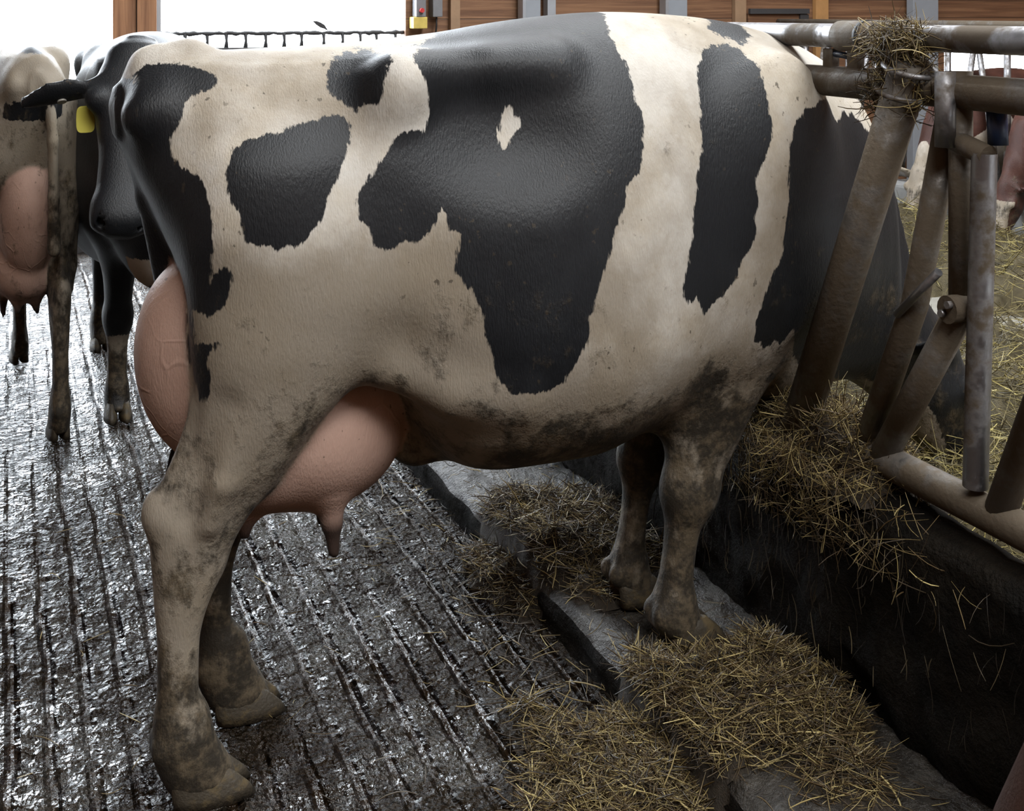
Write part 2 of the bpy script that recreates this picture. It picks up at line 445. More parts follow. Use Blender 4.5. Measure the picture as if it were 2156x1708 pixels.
# ---- the standing dairy cow (x forward, z up, right flank towards -y)
TR = [  # x, top, bottom, half width, height of greatest width
 (.200, 1.35, 1.25, .03, 1.29), (.22, 1.395, 1.20, .08, 1.28), (.25, 1.408, 1.13, .12, 1.26), (.33, 1.418, .96, .175, 1.18), (.45, 1.424, .88, .225, 1.12),
 (.60, 1.431, .82, .262, 1.08), (.70, 1.438, .76, .285, 1.04), (.78, 1.446, .63, .305, .99), (.86, 1.455, .545, .325, .95), (1.0, 1.477, .515, .350, .92),
 (1.15, 1.494, .517, .352, .91), (1.27, 1.500, .545, .335, .93), (1.42, 1.494, .585, .300, .98), (1.56, 1.478, .62, .262, 1.0), (1.68, 1.442, .635, .232, 1.0),
 (1.80, 1.39, .66, .200, 1.0), (1.89, 1.335, .71, .172, .98), (1.95, 1.265, .76, .145, .96), (2.0, 1.15, .80, .10, .95), (2.02, 1.06, .84, .05, .93)]
T_ = np.array(TR); ZT, ZB, ZWD, ZM = (herm(T_[:, 0], T_[:, i]) for i in (1, 2, 3, 4))
def trunk_f(x, y, z):
    zt, zb, wd, zm = ZT(x), ZB(x), ZWD(x), ZM(x)
    hz = np.where(z > zm, zt - zm, zm - zb)
    rho = (np.abs(y / wd)**2.35 + np.abs((z - zm) / hz)**2.35) ** (1 / 2.35)
    d = (rho - 1) * np.minimum(wd, hz) * .9
    return np.maximum(d, np.maximum(.19 - x, x - 2.02))
trunk = (trunk_f, (np.array([.15, -.36, .5]), np.array([2.02, .36, 1.51])))
HIND = [(1.36, .42, .62, -.06, .04), (1.27, .37, .68, -.10, .08), (1.15, .33, .74, -.125, .115), (1.05, .315, .77, -.14, .13), (.95, .31, .755, -.153, .127), (.87, .314, .70, -.155, .118), (.78, .322, .638, -.15, .105), (.69, .318, .552, -.147, .088),
 (.63, .298, .507, -.143, .075), (.575, .264, .468, -.138, .060), (.535, .243, .432, -.135, .053), (.48, .243, .398, -.132, .049), (.436, .247, .384, -.130, .046),
 (.383, .250, .356, -.130, .042), (.30, .256, .334, -.130, .037), (.215, .256, .332, -.130, .037), (.167, .250, .352, -.130, .044), (.11, .246, .366, -.130, .051), (.06, .258, .392, -.130, .050), (.025, .275, .405, -.130, .048)]
FRONT = [(1.05, 1.42, 1.74, -.17, .085), (.92, 1.40, 1.70, -.17, .095), (.82, 1.398, 1.655, -.165, .092), (.727, 1.398, 1.615, -.155, .078), (.665, 1.383, 1.594, -.148, .068), (.60, 1.360, 1.566, -.144, .060), (.53, 1.352, 1.532, -.14, .054),
 (.46, 1.356, 1.487, -.14, .050), (.40, 1.352, 1.465, -.14, .050), (.345, 1.352, 1.430, -.14, .041), (.294, 1.347, 1.418, -.14, .037), (.235, 1.335, 1.412, -.14, .037), (.19, 1.318, 1.420, -.14, .045), (.15, 1.312, 1.430, -.14, .048), (.115, 1.335, 1.456, -.14, .048)]
FRONT_FAR = [(z, x0 + .008, min(x1, 1.50) - (.005 if z < .5 else 0), .075 if z < .6 else .075 + (z - .6) * .28, b) for z, x0, x1, yc, b in FRONT]
def claw_pair(name, cx, cy, z0, L, W_, hgt, parent):
    m = MB()
    for sg in (-1, 1):
        rings = []
        for t, sc_, sh in ((0, 1, 0), (.35, .93, -.05), (.7, .80, -.13), (1, .62, -.20)):
            q = []
            for k in range(20):
                a = 2 * math.pi * k / 20; ca, sa = math.cos(a), math.sin(a)
                fx = (abs(ca)**.8) * (1 if ca > 0 else -1) * L / 2 * sc_ + sh * L
                wy = (W_ / 2) * sc_ * (abs(sa)**.8) * (1 if sa > 0 else -1) * (1 - .35 * max(ca, 0))
                q.append((cx + fx, cy + sg * (W_ / 2 + .002) * (1 - .05 * t) + wy, z0 + hgt * t * (1 + (.12 if ca > 0 else -.15) * 0)))
            rings.append(q)
        m.loft(rings)
    return m.build(name, M['hoof'], parent)

def build_cow(name, loc, rz, label, vox, neck, head, patches, hind_ground=0.0, front_ground=0.0, scale=1.0, mat='coat', tail=None, udder=True, ears=(1, -1),
              mud=None, far=None, ear_droop=-.15, ear_at=.035, ear_back=(0, 0, 0), stride=.115, head_scale=1.0):
    root = empty(name, loc, rz); root.scale = scale if isinstance(scale, tuple) else (scale,) * 3
    tag(root, label, 'cow', 'cattle in the barn')
    K = lambda P, g, top: [((z if z > top else g + (z - P[-1][0] + .03) * (top - g) / (top - P[-1][0] + .03)), *q) for z, *q in P]
    h1, h2 = HIND, [(z, x0 + stride * np.clip((1.0 - z) / .55, 0, 1), x1 + stride * np.clip((1.0 - z) / .55, 0, 1) - (.012 if .2 < z < .5 else 0), .12 if z < .9 else -yc, b) for z, x0, x1, yc, b in HIND]
    h2f = h2
    if hind_ground: h1, h2 = K(HIND, hind_ground, .5), K(h2f, hind_ground, .5)
    f1 = [((z if z > .6 else front_ground + (z - .09) * (.6 - front_ground) / .51), *q) for z, *q in FRONT]
    f2 = [((z if z > .6 else front_ground + (z - .09) * (.6 - front_ground) / .51), *q) for z, *q in FRONT_FAR]
    parts = [(trunk, .01, 1)]
    for s in (-1, 1):
        parts += [(ell((.70, s * .226, 1.345), (.06, .045, .055)), .075, 1),
                  (chain([(.74, s * .185, 1.365, .028), (.90, s * .20, 1.375, .022), (1.04, s * .20, 1.39, .012)]), .10, 1),
                  (ell((.245, s * .085, 1.30), (.05, .05, .05)), .05, 1),
                  (ell((.46, s * .20, 1.12), (.10, .06, .12)), .10, 1),
                  (ell((1.55, s * .215, 1.10), (.15, .065, .30), -.22), .10, 1),
                  (ell((1.74, s * .17, .93), (.10, .07, .13)), .10, 1),
                  (chain([(.70, s * .20, .80, .045), (.80, s * .245, .75, .028), (.93, s * .27, .74, .02)]), .08, 1),
                  (ell((.885, s * .355, 1.275), (.14, .085, .085), -.12), .13, -1),
                  (ell((.46, s * .30, 1.36), (.16, .06, .08)), .10, -1),
                  
                  ]
    parts += [(ell((1.72, 0, .73), (.16, .12, .17)), .10, 1), (ell((.81, 0, .60), (.07, .06, .08)), .05, 1)]
    parts += [(leg(h1), .07, 1), (leg(h2), .07, 1), (leg(f1), .06, 1), (leg(f2), .06, 1)]
    parts += [(chain([(.352, -.262, .76, .030), (.325, -.228, .64, .028), (.305, -.205, .56, .020)]), .04, -1), (chain([(.395, -.20, .74, .014), (.365, -.203, .62, .016), (.345, -.185, .54, .013)]), .035, 1)]
    parts += [(ell((1.425, -.185, .755), (.05, .035, .05)), .05, 1)]
    fz = lambda z: front_ground + (z - .09) * (.6 - front_ground) / .51
    for yc in (-.14, .075): parts.append((ell((1.405, yc, fz(.43)), (.058, .05, .055)), .04, 1)); parts.append((ell((1.325, yc - .02, fz(.165)), (.018, .016, .024)), .012, 1)); parts.append((ell((1.325, yc + .025, fz(.165)), (.018, .016, .024)), .012, 1))
    for yc, xo in ((-.13, 0), (.12, stride)): 
        parts.append((ell((.262 + xo, yc, .548), (.028, .026, .045), .35), .03, 1))
        parts.append((chain([(.262 + xo * .9, yc, .56, .016), (.335 + xo * .6, yc - .015 * (1 if yc < 0 else -1), .74, .014)]), .03, 1))
        for q in (-.022, .022): parts.append((ell((.262 + xo, yc + q, .115), (.018, .015, .022)), .012, 1))
    nk = chain(neck, .74); parts.append((nk, .16, 1))
    hf, W, hax = head_field(*head, s=head_scale); parts.append((hf, .05, 1))
    earinfo = []
    for sg in ears:
        ef, eb, ed, en = ear_field(W, hax, sg, ear_droop, head_scale, ear_at, ear_back); parts.append((ef, .025, 1)); earinfo.append((sg, eb, ed, en))
    if tail: parts.append((chain(tail), .04, 1))
    ud = []
    if udder:
        ud = [ell((.375, 0, .80), (.148, .135, .215), .12), ell((.565, 0, .645), (.215, .172, .175), -.12), ell((.47, 0, .60), (.16, .15, .12)), ell((.69, 0, .71), (.10, .13, .12))]
        teats = [chain([(x, y, .52, .032), (x + .004, y, .462, .018), (x + .008, y, .402, .0125)]) for x, y in ((.60, -.085), (.615, .075))] + \
                [chain([(x, y, .54, .032), (x, y, .49, .020), (x, y, .452, .013)]) for x, y in ((.435, -.045), (.44, .04))]
        for e in ud: parts.append((e, .016 if e is not ud[1] else .016, 1))
        for e in teats: parts.append((e, .03, 1))
    lo = np.min([p[0][1][0] for p in parts if p[2] > 0], 0) - .03; hi = np.max([p[0][1][1] for p in parts if p[2] > 0], 0) + .03
    F, ax = voxelise(parts, lo, hi, vox)
    V, Q = surface_nets(F, ax, vox)
    me = np_mesh('cow_body', V, Q); x, y, z = V[:, 0], V[:, 1], V[:, 2]
    d = np.full(len(V), .5)
    blk, wht = patches
    for P in blk: d = np.minimum(d, poly_sdf(x, z, P))
    for P in wht: d = np.maximum(d, -poly_sdf(x, z, P))
    pink = np.zeros(len(V)); dark = np.zeros(len(V))
    if udder:
        u = np.min([e[0](x, y, z) for e in ud], 0); tt = np.min([e[0](x, y, z) for e in teats], 0)
        rest = np.min([p[0][0](x, y, z) for p in parts if p[2] > 0 and p[0] not in ud and p[0] not in teats and p[1] != .10], 0)
        pink = np.clip((rest - np.minimum(u, tt)) / .012 + .3, 0, 1)
        dark = np.clip((.50 - z) / .05, 0, .97) * (tt < .012) * (tt < u)  # teat shade put into the colour
    md = np.zeros(len(V))
    # how splashed with muck: lower legs, belly
    md = np.interp(z, [.0, .10, .22, .34, .50, .62, .75, .95, 1.2], [1.05, .95, .78, .62, .58, .50, .42, .30, .0])
    md = md + .07 * np.clip((.92 - x) / .15, 0, 1) * np.interp(z, [.55, .68, .95, 1.10], [0, 1, 1, 0])
    stain_shade = .26 * np.clip((.95 - x) / .2, 0, 1) * np.interp(z, [.50, .68, .95, 1.12], [.3, 1, 1, .1]) + .24 * np.clip((.70 - x) / .12, 0, 1) * np.clip((z - 1.22) / .06, 0, 1)  # dirt tinge plus hindquarter shade, both put into the coat colour
    md = md + .30 * (y > .03) * (x < .95) * np.clip((.52 - z) / .1, 0, 1) + .18 * np.clip((.17 - z) / .05, 0, 1)
    belly = np.clip((x - .80) / .12, 0, 1) * np.clip((1.75 - x) / .1, 0, 1)
    md = np.maximum(md, belly * np.interp(z, [.5, .60, .68, .80], [.92, .84, .60, .20]))
    fr = np.clip((x - 1.25) / .1, 0, 1) * np.clip((2.0 - x) / .1, 0, 1) * np.clip(1 - (x - 1.44) / .10 + (z - .45) * -.2, 0, 1)
    md = np.maximum(md, fr * np.interp(z, [.1, .5, .72, .80], [1.0, .80, .95, .25])) * (pink < .3)
    if mud is not None: md = mud(x, y, z, md, pink)
    for nm, a in (('coat', d), ('pink', pink), ('dark', dark), ('mud', md), ('stain_shade', stain_shade)):
        at = me.attributes.new(nm, 'FLOAT', 'POINT'); at.data.foreach_set('value', a.astype(np.float32))
    body = link('body', me, M[mat], root, True)
    for nm, cx, cy, z0, L in (('hoof', .355, -.13, hind_ground, .155), ('hoof', .355 + stride, .12, hind_ground, .15), ('hoof', 1.415, -.14, front_ground, .14), ('hoof', 1.40, .075, front_ground, .14)):
        claw_pair(nm, cx + .005, cy, z0, L, .052, .062, root)
    for sg in (-1, 1):
        m = MB(); p = W(.15, sg * .106, .035)
        bmesh.ops.create_uvsphere(m.bm, u_segments=16, v_segments=10, radius=.020 * head_scale); bmesh.ops.translate(m.bm, verts=m.bm.verts, vec=p)
        for f in m.bm.faces: f.smooth = True
        m.build('eye', M['eye'], root)
    return root, body, W, hax, earinfo

def hair_tuft(name, p0, length, rad, n, mat, parent, droop=1.0):
    """hanging hair as thin strands"""
    V = []; Fc = []
    for i in range(n):
        a = random.uniform(0, 6.283); q = random.random() ** .5
        off = Vector((math.cos(a), math.sin(a), 0)) * q
        L = length * random.uniform(.6, 1)
        pts = []
        for k in range(5):
            t = k / 4; rr = rad * (.25 + math.sin(min(t * 1.6, 1) * 1.57) * .75) * (1 - max(t - .75, 0) * 2.5)
            pts.append(Vector(p0) + off * rr + Vector((0, 0, -L * t)))
        b = len(V); wv = .004
        for k, p in enumerate(pts):
            ww = wv * (1 - k / 5)
            for j in range(3): V.append((p.x + ww * math.cos(j * 2.094 + a), p.y + ww * math.sin(j * 2.094 + a), p.z))
        for k in range(4):
            for j in range(3): Fc.append((b + k * 3 + j, b + k * 3 + (j + 1) % 3, b + k * 3 + 3 + (j + 1) % 3, b + k * 3 + 3 + j))
    return link(name, np_mesh(name, V, Fc), mat, parent, True)

#PATCHES_BEGIN
MAIN_BLACK = [[(0.1946,1.3246),(0.2049,1.3477),(0.2231,1.3762),(0.2332,1.3923),(0.2454,1.3977),(0.2711,1.4014),(0.2961,1.3978),(0.3253,1.3934),(0.3457,1.3864),(0.3622,1.381),(0.3671,1.3634),(0.3551,1.3547),(0.3419,1.3504),(0.3242,1.3418),(0.3107,1.3315),(0.3014,1.3177),(0.2944,1.288),(0.2792,1.2632),(0.2776,1.2453),(0.2831,1.2259),(0.2948,1.2123),(0.3101,1.2028),(0.3234,1.1934),(0.3304,1.1805),(0.338,1.1458),(0.3439,1.1036),(0.3438,1.0732),(0.3412,1.0331),(0.3379,0.9971),(0.3467,1.0133),(0.3602,1.0364),(0.3696,1.0306),(0.3737,1.0175),(0.3716,0.991),(0.3625,0.9641),(0.3502,0.95),(0.3441,0.9416),(0.3344,0.9368),(0.3272,0.9424),(0.3138,0.9408),(0.3131,0.9088),(0.3145,0.8794),(0.3311,0.8882),(0.3527,0.8905),(0.346,0.8746),(0.3373,0.8606),(0.3415,0.8383),(0.3449,0.824),(0.3405,0.7951),(0.3336,0.7711),(0.3258,0.7649),(0.3211,0.8062),(0.3099,0.8852),(0.2436,0.9171),(0.1584,0.9852),(0.145,1.2434) ],
 [(0.5764,1.374),(0.5812,1.3874),(0.5922,1.4008),(0.6119,1.4111),(0.6308,1.4181),(0.6639,1.4241),(0.6842,1.4214),(0.6863,1.4171),(0.6919,1.4085),(0.6767,1.396),(0.6693,1.3764),(0.6659,1.3539),(0.6583,1.3283),(0.653,1.3199),(0.6476,1.3234),(0.6416,1.3196),(0.6344,1.3238),(0.6265,1.3154),(0.6162,1.3044),(0.612,1.3115),(0.6066,1.3159),(0.595,1.3248),(0.5827,1.3311),(0.5729,1.3446),(0.5684,1.3562) ],
 [(0.3741,1.2229),(0.3822,1.2412),(0.3914,1.252),(0.4089,1.2602),(0.4442,1.2704),(0.4622,1.2742),(0.4807,1.2795),(0.5181,1.2887),(0.5462,1.2948),(0.5651,1.3005),(0.5747,1.3047),(0.5937,1.3),(0.6053,1.2805),(0.6031,1.263),(0.5957,1.2416),(0.5826,1.2163),(0.5747,1.2012),(0.5638,1.1785),(0.5581,1.1615),(0.5499,1.1448),(0.5458,1.1355),(0.5341,1.1139),(0.5209,1.0949),(0.5011,1.0789),(0.4852,1.066),(0.4748,1.0693),(0.4662,1.0654),(0.4577,1.0545),(0.4492,1.0645),(0.4408,1.071),(0.4283,1.068),(0.4118,1.0719),(0.3979,1.0808),(0.3917,1.1049),(0.3826,1.1348),(0.3751,1.1517),(0.3695,1.1727),(0.3659,1.1935),(0.3669,1.2102) ],
 [(0.7883,1.4312),(0.8368,1.4519),(0.9134,1.4842),(1.0736,1.5054),(1.2693,1.5164),(1.2108,1.4791),(1.1946,1.4488),(1.1921,1.4162),(1.2003,1.3897),(1.2025,1.3752),(1.2026,1.3462),(1.1988,1.3224),(1.2063,1.2936),(1.2058,1.2603),(1.1996,1.2275),(1.1882,1.1998),(1.1764,1.1723),(1.1604,1.1592),(1.1484,1.1486),(1.1417,1.1229),(1.1338,1.1047),(1.1247,1.081),(1.1144,1.0686),(1.109,1.0457),(1.1017,1.0229),(1.0968,0.999),(1.0838,0.9776),(1.0772,0.9594),(1.0666,0.9276),(1.0542,0.8977),(1.0587,0.8718),(1.0455,0.835),(1.0315,0.8123),(1.0224,0.7986),(1.0072,0.7675),(0.9807,0.7605),(0.9507,0.7581),(0.9223,0.7529),(0.9039,0.752),(0.887,0.7681),(0.8742,0.7855),(0.8684,0.809),(0.864,0.8282),(0.854,0.8524),(0.8458,0.8809),(0.8433,0.9182),(0.8342,0.937),(0.8225,0.9694),(0.8136,0.967),(0.8021,0.9856),(0.787,0.998),(0.7934,1.0296),(0.8013,1.0728),(0.7834,1.077),(0.7775,1.0889),(0.7758,1.1113),(0.7655,1.1224),(0.7571,1.1013),(0.7448,1.0784),(0.7292,1.07),(0.7154,1.0581),(0.7053,1.0568),(0.6926,1.0628),(0.6814,1.0527),(0.6684,1.0464),(0.6592,1.047),(0.6484,1.0566),(0.6355,1.0556),(0.6331,1.0691),(0.6293,1.0931),(0.6202,1.0989),(0.6074,1.1033),(0.6092,1.1233),(0.6057,1.1454),(0.6141,1.1624),(0.6259,1.1749),(0.6443,1.205),(0.6642,1.2264),(0.6863,1.2571),(0.7038,1.2655),(0.7222,1.2682),(0.7432,1.2651),(0.7532,1.2792),(0.7614,1.2994),(0.7576,1.3262),(0.7463,1.3568),(0.7391,1.3846),(0.7268,1.4047),(0.7266,1.4136),(0.7514,1.4244) ],
 [(1.4164,1.421),(1.4297,1.4167),(1.4477,1.4247),(1.4612,1.4225),(1.4875,1.4285),(1.4987,1.4201),(1.5108,1.4139),(1.5176,1.3897),(1.5268,1.3745),(1.5239,1.3389),(1.5286,1.2829),(1.5264,1.2271),(1.5049,1.1825),(1.4753,1.1467),(1.477,1.1083),(1.4811,1.0827),(1.4694,1.0583),(1.4755,1.0274),(1.4568,0.9883),(1.4296,0.9584),(1.4203,0.9309),(1.3884,0.902),(1.3605,0.8873),(1.3382,0.8642),(1.3257,0.8924),(1.3145,0.9059),(1.2938,0.897),(1.2806,0.9136),(1.2831,0.9475),(1.2935,0.9756),(1.2965,1.0045),(1.3051,1.0328),(1.3038,1.0622),(1.3139,1.1001),(1.3233,1.1479),(1.3343,1.1763),(1.3461,1.2068),(1.3501,1.2438),(1.3586,1.2924),(1.3651,1.3317),(1.3772,1.3712),(1.3951,1.3929) ],
 [(1.4691,1.4621),(1.4822,1.4493),(1.5019,1.4429),(1.5135,1.4303),(1.5215,1.4241),(1.5476,1.4362),(1.5808,1.444),(1.6166,1.4829),(1.5372,1.4944) ],
 [(1.6161,1.2746),(1.6266,1.2865),(1.6562,1.2893),(1.6826,1.3025),(1.6995,1.3046),(1.7242,1.291),(1.7275,1.2677),(1.749,1.2487),(1.7775,1.2568),(1.8003,1.2701),(1.8172,1.2558),(1.8375,1.2674),(1.8472,1.2515),(1.9008,1.2099),(2.2198,1.0864),(2.4705,0.2908),(2.2653,0.2791),(2.2026,0.4038),(2.1371,0.5035),(2.0952,0.5433),(2.0359,0.5631),(1.9737,0.5844),(1.9223,0.5829),(1.8015,0.6319),(1.7542,0.6274),(1.7115,0.6774),(1.7063,0.673),(1.6848,0.6917),(1.659,0.707),(1.645,0.7415),(1.6106,0.7746),(1.6085,0.7993),(1.5902,0.7856),(1.5686,0.7665),(1.5482,0.7819),(1.538,0.7687),(1.5177,0.7628),(1.5053,0.7784),(1.4857,0.7834),(1.4874,0.8293),(1.4946,0.8763),(1.5216,0.936),(1.5466,0.9853),(1.5538,1.0415),(1.5617,1.0924),(1.5608,1.1335),(1.5703,1.2047),(1.5878,1.2469) ],
 [(1.5616,0.6763),(1.5739,0.6877),(1.6045,0.6802),(1.6242,0.6583),(1.5776,0.6667)]]
MAIN_WHITE = [[(0.9352,1.3145),(0.9395,1.2934),(0.9504,1.2837),(0.953,1.2695),(0.9409,1.2538),(0.9301,1.2374),(0.9178,1.2213),(0.9105,1.2242),(0.9049,1.238),(0.9018,1.252),(0.9083,1.2658),(0.9152,1.2919),(0.9244,1.3032)]]
#PATCHES_END

main, main_body, mW, mhax, _e = build_cow(
    'cow', (0, 2.5, 0), 0, 'large black and white dairy cow with a full pink udder, standing side-on in front', .0075,
    [(1.64, 0, 1.08, .27), (1.82, 0, .95, .20), (1.98, 0, .76, .158), (2.12, 0, .62, .135)],
    ((2.17, 0, .66), (.40, 0, -.92), (.92, 0, .40)), (MAIN_BLACK + [[(.05, 1.345), (.20, 1.37), (.265, 1.36), (.28, 1.30), (.265, 1.2), (.27, 1.1), (.29, .95), (.26, .86), (.05, .86)]], MAIN_WHITE), front_ground=.09, ear_back=(-1.2, 0, .75),
    tail=[(.33, 0, 1.405, .038), (.265, .0, 1.392, .034), (.228, .02, 1.31, .030), (.265, .06, 1.12, .027), (.31, .12, .90, .025), (.345, .17, .70, .022), (.36, .19, .58, .018)])
hair_tuft('tail_switch', (.35, 2.69 - 2.5, .60), .34, .045, 160, M['horn'], main)

# ------------------------------------------------------------------ the other animals
def blobs(seed, n, x0, x1, z0, z1, r0, r1):
    q = np.random.default_rng(seed); out = []
    for _ in range(n):
        cx, cz, r = q.uniform(x0, x1), q.uniform(z0, z1), q.uniform(r0, r1)
        k = 14; a = np.arange(k) * 2 * np.pi / k; rr = r * (1 + .25 * q.standard_normal(k))
        out.append([(cx + rr[i] * math.cos(a[i]), cz + rr[i] * 1.3 * math.sin(a[i])) for i in range(k)])
    return out
ALLBLACK = [[(-1, -1), (4, -1), (4, 3), (-1, 3)]]

def tag_piece(name, mat, base, d, n, size, parent, shift=.0):
    """ear tag: rounded plate hanging from the ear"""
    m = MB(); w_, h_ = size; pts = []
    for k in range(24):
        a = 2 * math.pi * k / 24; ca, sa = math.cos(a), math.sin(a)
        pts.append((w_ / 2 * abs(ca)**.5 * (1 if ca > 0 else -1), h_ / 2 * abs(sa)**.5 * (1 if sa > 0 else -1) * (1.0 if sa < 0 else .9)))
    d = Vector(d).normalized(); n = Vector(n).normalized(); u = n.cross(d).normalized()
    b = Vector(base)
    m.loft([[b + d * p[1] + u * p[0] + n * t for p in pts] for t in (-.002, .002)])
    return m.build(name, mat, parent)
def disc(name, mat, c, n, r, parent, th=.006):
    m = MB(); c = Vector(c); n = Vector(n).normalized(); m.tube([c - n * th / 2, c + n * th / 2], r, 16)
    return m.build(name, mat, parent)

# black cow behind the rump, walking towards the photographer with its face lowered
B, Bb, BW, Bax, Bears = build_cow(
    'cow', (.50, 6.03, 0), R(-90), 'black cow facing the viewer with a yellow ear tag, behind the big cow', .011,
    [(1.60, 0, 1.12, .26), (1.85, -.03, 1.18, .19), (2.10, -.10, 1.34, .135), (2.24, -.14, 1.40, .105)],
    ((2.295, -.147, 1.43), (.25, -.075, -.50), (.9, 0, .42)), (ALLBLACK, [[(1.72, .56), (1.84, .60), (1.93, .70), (1.80, .70)], [(1.30, .12), (1.50, .12), (1.50, .34), (1.30, .30)]]), scale=.95, ears=(1, -1), ear_droop=-.30, ear_at=.10, head_scale=1.14,
    udder=False, mud=lambda x, y, z, m, p: np.clip((.45 - z) / .3, 0, .9))
for sg, eb, ed, en in Bears:
    if ed[1] < 0:      # the ear on the photographer's left carries both halves of the tag
        face = np.array(en) * (1 if en[0] > 0 else -1)
        disc('tag_button', M['button'], eb + ed * .125 + face * .020, face, .014, B)
        tag_piece('ear_tag', M['ear_tag'], eb + ed * .055 + np.array([0, 0, -.070]) + face * .022, (0, 0, -1), face, (.058, .085), B)

# pale cow walking away, seen from behind
C_white = (blobs(3, 5, .2, .55, 1.15, 1.40, .02, .04) + [[(.0, 1.405), (2.2, 1.47), (2.2, 1.7), (.0, 1.7)]] + blobs(5, 5, .7, 1.7, .8, 1.4, .12, .25), [])
Cc, *_ = build_cow('cow', (.105, 4.22, 0), R(97), 'dirty white cow standing with its rear to the viewer at the far left', .012,
    [(1.66, 0, 1.10, .27), (1.86, 0, .98, .21), (2.04, 0, .86, .165), (2.16, 0, .76, .13)], ((2.20, 0, .80), (.50, 0, -.86), (.86, 0, .50)), C_white, stride=.52, scale=(1, .72, .96),
    tail=[(.32, 0, 1.395, .034), (.25, -.03, 1.365, .030), (.205, -.06, 1.28, .026), (.20, -.075, 1.1, .024), (.205, -.08, .9, .024), (.20, -.08, .80, .026), (.20, -.08, .72, .032)],
    mud=lambda x, y, z, m, p: np.clip(1.10 - z * .55, 0, 1.0) * np.where(p > .3, .55, 1))

# white spotted cow farther left, resting its chin level over the pale one
Fw = (blobs(11, 16, 1.45, 2.5, 1.0, 1.45, .025, .06) + [[(0, 1.425), (2.6, 1.425), (2.6, 1.7), (0, 1.7)]], [])
Fc, *_ = build_cow('cow', (-2.3, 5.75, 0), 0, 'white cow with small black spots at the far left edge behind the pale cow', .014,
    [(1.62, 0, 1.16, .27), (1.84, 0, 1.17, .20), (2.02, 0, 1.20, .15), (2.14, 0, 1.24, .125)], ((2.16, 0, 1.28), (.86, 0, -.30), (.30, 0, .86)), Fw, udder=False)

# red cows eating from the far side of the feed table
RW = ([[(-.5, -.5), (2.05, -.5), (2.05, 2), (-.5, 2)]], blobs(21, 7, .4, 1.6, .7, 1.3, .08, .2) + [[(2.0, .2), (2.5, .2), (2.5, .9), (2.08, .9)]])
def red_cow(loc, label, seed, tagged):
    q = ([[(-.5, -.5), (2.12, -.5), (2.12, 2), (-.5, 2)]], blobs(seed, 7, .4, 1.7, .7, 1.3, .08, .2))
    if not tagged: q = ([[(-.5, -.5), (3, -.5), (3, 2), (-.5, 2)]], q[1] + [[(2.22, .55), (2.3, .55), (2.3, .35), (2.24, .35)]])
    r, b, W, hax, e = build_cow('cow', loc, R(180), label, .017,
        [(1.64, 0, 1.10, .27), (1.84, 0, .96, .225), (2.0, 0, .78, .17), (2.10, 0, .64, .13)], ((2.13, 0, .66), (.34, 0, -.94), (.94, 0, .34)), q, mat='red_coat', udder=False, ear_droop=.1, scale=.76)
    if tagged:
        for sg, eb, ed, en in e:
            if ed[1] > 0: tag_piece('ear_tag', M['ear_tag_bright'], eb + ed * .15 + np.array([.03, 0, .02]), ed, np.array([.9, 0, .4]), (.075, .10), r)
    return r
red_cow((6.90, 6.02, .0), 'red cow with a white face and yellow ear tag, feeding beyond the hay', 31, True)
red_cow((6.95, 5.35, .0), 'dark red cow feeding at the far barrier near the right edge', 33, False)

# ------------------------------------------------------------------ the setting
def struct(o): o['kind'] = 'structure'; return o
def floor_grid(name, xs, ys, zf, mat, attr=None):
    X, Y = np.meshgrid(xs, ys, indexing='ij'); Z = zf(X, Y)
    n, m = X.shape; V = np.stack([X, Y, Z], -1).reshape(-1, 3)
    i = np.arange(n * m).reshape(n, m)
    Fq = np.stack([i[:-1, :-1], i[1:, :-1], i[1:, 1:], i[:-1, 1:]], -1).reshape(-1, 4)
    me = np_mesh(name, V, Fq)
    if attr is not None:
        a = me.attributes.new('groove', 'FLOAT', 'POINT'); a.data.foreach_set('value', attr(X, Y).astype(np.float32).ravel())
    return link(name, me, mat, None, True)
class VNoise:
    def __init__(s, seed): s.t = np.random.default_rng(seed).random((256, 256))
    def __call__(s, x, y):
        xi = np.floor(x).astype(int); yi = np.floor(y).astype(int); u = x - xi; v = y - yi
        u = u * u * (3 - 2 * u); v = v * v * (3 - 2 * v); t = s.t
        a = t[xi % 256, yi % 256]; b = t[(xi + 1) % 256, yi % 256]; c = t[xi % 256, (yi + 1) % 256]; d = t[(xi + 1) % 256, (yi + 1) % 256]
        return (a * (1 - u) + b * u) * (1 - v) + (c * (1 - u) + d * u) * v
VN = VNoise(5)
def fbm(x, y, o=4):
    s = 0; a = .5
    for k in range(o): s = s + a * (VN(x * 2**k + 17 * k, y * 2**k + 9 * k) - .5); a *= .5
    return s
def groove(X, Y):
    wob = .03 * fbm(X * 6, Y * 4)
    ph = (X + wob) / .078
    f = np.abs(ph - np.round(ph)) * 2
    dep = np.clip(1 - f / .42, 0, 1)
    return np.clip(dep * 1.6, 0, 1) * np.clip(.75 + 2.0 * fbm(X * 5 + 50, Y * 2.2), .1, 1)
def floor_z(X, Y):
    return -.0055 * groove(X, Y) + .012 * fbm(X * 9, Y * 8, 3) + .013 * fbm(X * 34, Y * 30, 3) - .002
KX, WX = 1.215, 1.60                     # kerb face and manger wall face
xs = np.concatenate([np.arange(-6, -.5, .1), np.arange(-.5, KX + .001, .0065)]); ys = np.concatenate([np.arange(-6, 1.5, .1), np.arange(1.5, 4.2, .0085), np.arange(4.2, 8.3, .04)])
struct(floor_grid('floor', xs, ys, floor_z, M['slurry'], groove))
def step_z(X, Y): return .088 + .030 * fbm(X * 9, Y * 7) + .018 * fbm(X * 30, Y * 26, 3)
